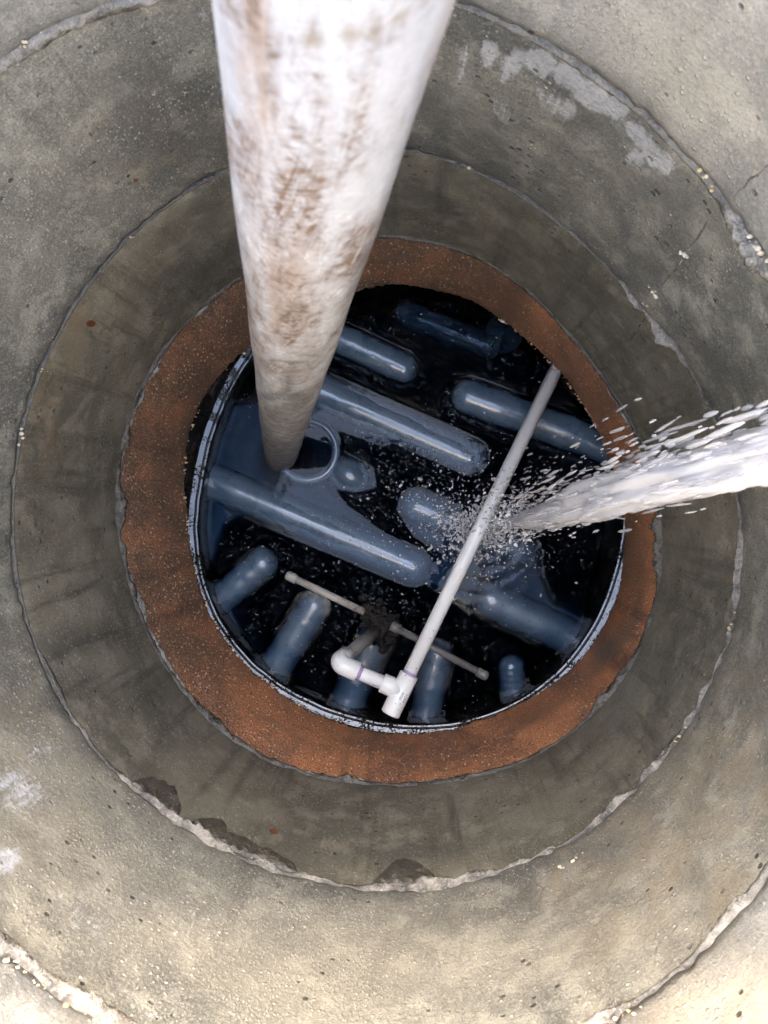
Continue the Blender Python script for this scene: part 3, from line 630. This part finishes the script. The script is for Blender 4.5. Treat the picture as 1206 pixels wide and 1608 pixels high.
mm = Mat('caked_sludge'); b = mm.noise(130, 6, .7); mm.set(Base_Color=mm.mix(mm.ramp(b, .4, .68), (.007, .006, .005), (.040, .031, .023)), Roughness=.45, Normal=mm.bump(b, 1, .006)); bpy.data.objects['sludge_caked_fitting'].data.materials.append(mm.m)
# pale drain holes and printing
def print_text(txt, base, axis, side, radius, size, parent):
    cu = bpy.data.curves.new('print', 'FONT'); cu.body = txt; cu.size = size; cu.align_x = 'CENTER'; cu.align_y = 'CENTER'
    to = bpy.data.objects.new('print_tmp', cu); COL.objects.link(to); dg = bpy.context.evaluated_depsgraph_get(); dg.update()
    tm = bpy.data.meshes.new_from_object(to.evaluated_get(dg)); bpy.data.objects.remove(to)
    side = (side - axis*side.dot(axis)).normalized(); w = side.cross(axis)
    V = []
    for v in tm.vertices:
        a = v.co.y/radius; V.append(base + axis*v.co.x + (side*math.cos(a) - w*math.sin(a))*(radius + .00018))
    F_ = [tuple(p.vertices) for p in tm.polygons]; bpy.data.meshes.remove(tm)
    return link('printing', V, F_, M_ink, parent, True)
toc = (Vector((0, 0, CAMZ)) - tee).normalized()
rt = Vector((1, 0, 0))
print_text('PVC I', tee - ax*.005, ax, toc + rt*.9, TR, .0046, fit)
print_text('ASTM', tee - ax*.004, ax, toc + rt*.25, TR, .0038, fit)
print_text('PVC', tee + br*.031, br if br.x > 0 else -br, toc + Vector((0, -1, 0))*.9, PR, .0046, nip)

# ------------------------------------------------------------------ water jet
HIT = at(768, 832, .985); SRC = at(1245, 703, .37)
jd = (HIT - SRC).normalized(); JL = (HIT - SRC).length
jet = empty('water_jet', SRC - jd*.3, label='white jet of water shooting down across the hole onto the thin white pipe', category='water jet')
# side vectors: jv towards the upper side of the photograph
jv = Vector((0, 1, 0)); jv = (jv - jd*jv.dot(jd)).normalized(); ju = jd.cross(jv)
QJ = Matrix((ju, jv, jd)).transposed()
random.seed(21); core = Mesh(); spr = Mesh(); fine = Mesh()
def onj(t, u, v): return SRC + jd*(t*JL) + ju*u + jv*v
rows = []
for i in range(241):                         # dense lumpy middle of the stream, drawn out along its flight
    t = -.56 + 1.48*i/240; rr = (.0118 + .004*max(t, 0))*(1 if t < .55 else max(.04, 1 - ((t - .55)/.36)**1.2)); ring = []
    for jj in range(48):
        a = 6.28318*jj/48; ca, sa = math.cos(a), math.sin(a)
        w = 1 + .55*mnoise.fractal((ca*2.4, sa*2.4, t*4), 1, 2, 3) + .22*mnoise.fractal((ca*7, sa*7, t*16), 1, 2, 3)
        ring.append(onj(t, rr*w*ca, rr*w*sa))
    rows.append(ring)
core.grid(rows, True, True)
veil = Mesh()
for k in range(1000):                         # torn sheets and strands round it
    t = random.uniform(-.55, .98); T = max(t, 0); sp_ = .0085 + .006*T
    u, v = random.gauss(0, sp_), random.gauss(0, sp_)
    v = v*1.3 + .001 if v > 0 else v*.75
    r = random.uniform(.0007, .0022)*(1 - .4*T); l = r*random.uniform(7, 18)*(1 - .55*T)*(1 if t > .1 else .75)
    veil.blob(onj(t, u, v), r, r*random.uniform(.5, 1), l, QJ @ Matrix.Rotation(random.gauss(0, .04), 3, 'X') @ Matrix.Rotation(random.gauss(0, .04), 3, 'Y'), 2, .2)
for k in range(1000):                         # torn-off drops, mostly on the upper side
    t = random.uniform(-.3, 1.02); T = max(t, 0); u = random.gauss(0, .014); v = abs(random.gauss(0, .010 + .024*T**.8)) + .004
    if random.random() < .14: v = -v*.45 - .005
    r = random.uniform(.0004, .0011)*random.choice((.7, 1, 1.5)); l = r*random.uniform(3, 10)*(1.15 - .6*T)
    spr.blob(onj(t, u, v), r, r*random.uniform(.75, 1), l, QJ @ Matrix.Rotation(random.gauss(0, .05), 3, 'X'), 2, .12)
core.build('stream', M_jet, jet); veil.build('spray_sheet', M_veil, jet, kind='stuff'); spr.build('drops', M_veil, jet, kind='stuff')
# splash where the jet breaks on the pipe and water
for k in range(2300):
    f = random.random()
    if f < .5:
        p = HIT + Vector((random.gauss(-.012, .022), random.gauss(.0, .015), 0)); p.z = random.uniform(WATER + .002, HIT.z + .012)
    elif f < .72:
        p = onj(random.uniform(.74, 1.02), random.gauss(0, .012), random.gauss(.006, .014))
    else:
        p = Vector((SP.x + random.gauss(-.02, .055), SP.y + random.gauss(.01, .045), WATER + random.uniform(0, .006)))
    r = abs(random.gauss(0, .0008)) + .0004
    fine.blob(p, r*random.uniform(1, 2), r, r*random.uniform(.7, 1.3), Matrix.Rotation(random.uniform(0, 3), 3, 'Z'), 1, .15)
fine.build('splash_drops', M_drop, None, kind='stuff', label='scatter of splash drops where the jet breaks on the thin pipe', category='splash')

# froth by the splash; elsewhere pale specks and crescents added as sky glints
random.seed(77); fb = Mesh(); n_f = 0
ZONES = [((640, 740), 75, 42, 420), ((560, 690), 40, 22, 90), ((560, 830), 60, 34, 180), ((480, 880), 80, 40, 120), ((590, 960), 70, 45, 190), ((700, 960), 70, 40, 80), ((700, 560), 110, 60, 170), ((640, 480), 70, 26, 110), ((390, 860), 35, 40, 60), ((680, 690), 60, 30, 110), ((860, 880), 60, 60, 60), ((620, 1060), 120, 40, 80), ((380, 640), 16, 16, 40), ((800, 850), 50, 50, 120), ((735, 800), 60, 55, 260), ((480, 1000), 70, 50, 60)]
ZONES += [((745, 860), 45, 30, 260), ((700, 830), 40, 40, 200)]
for (cx_, cy_), sx, sy, cnt in ZONES:
    for k in range(int(cnt*.7)):
        p = at(random.gauss(cx_, sx), random.gauss(cy_, sy), DW)
        if math.hypot(p.x - CX - .029, p.y - CY + .003) > .278: continue
        z = WATER + .0012
        if random.random() < .45:                       # a crescent
            rc = random.uniform(.0008, .0024); a0_ = random.uniform(0, 6.28); sp2 = random.uniform(.8, 3.2); tr_ = random.uniform(.00025, .00045)
            fb.tube([(p.x + rc*math.cos(a0_ + sp2*i/5), p.y + rc*.8*math.sin(a0_ + sp2*i/5), z) for i in range(6)], [tr_*.5, tr_, tr_, tr_, tr_, tr_*.5], 5)
        else:
            r = random.choice((.0003, .0004, .0005, .0006, .0009))
            fb.blob((p.x, p.y, z), r*random.uniform(1, 2.2), r, r*.6, Matrix.Rotation(random.uniform(0, 3.14), 3, 'Z'), 1, .1)
fb.build('foam_glints', M_foam_glint, None, kind='stuff', label='pale froth by the splash, and specks and crescents added as sky glints', category='foam_glint')
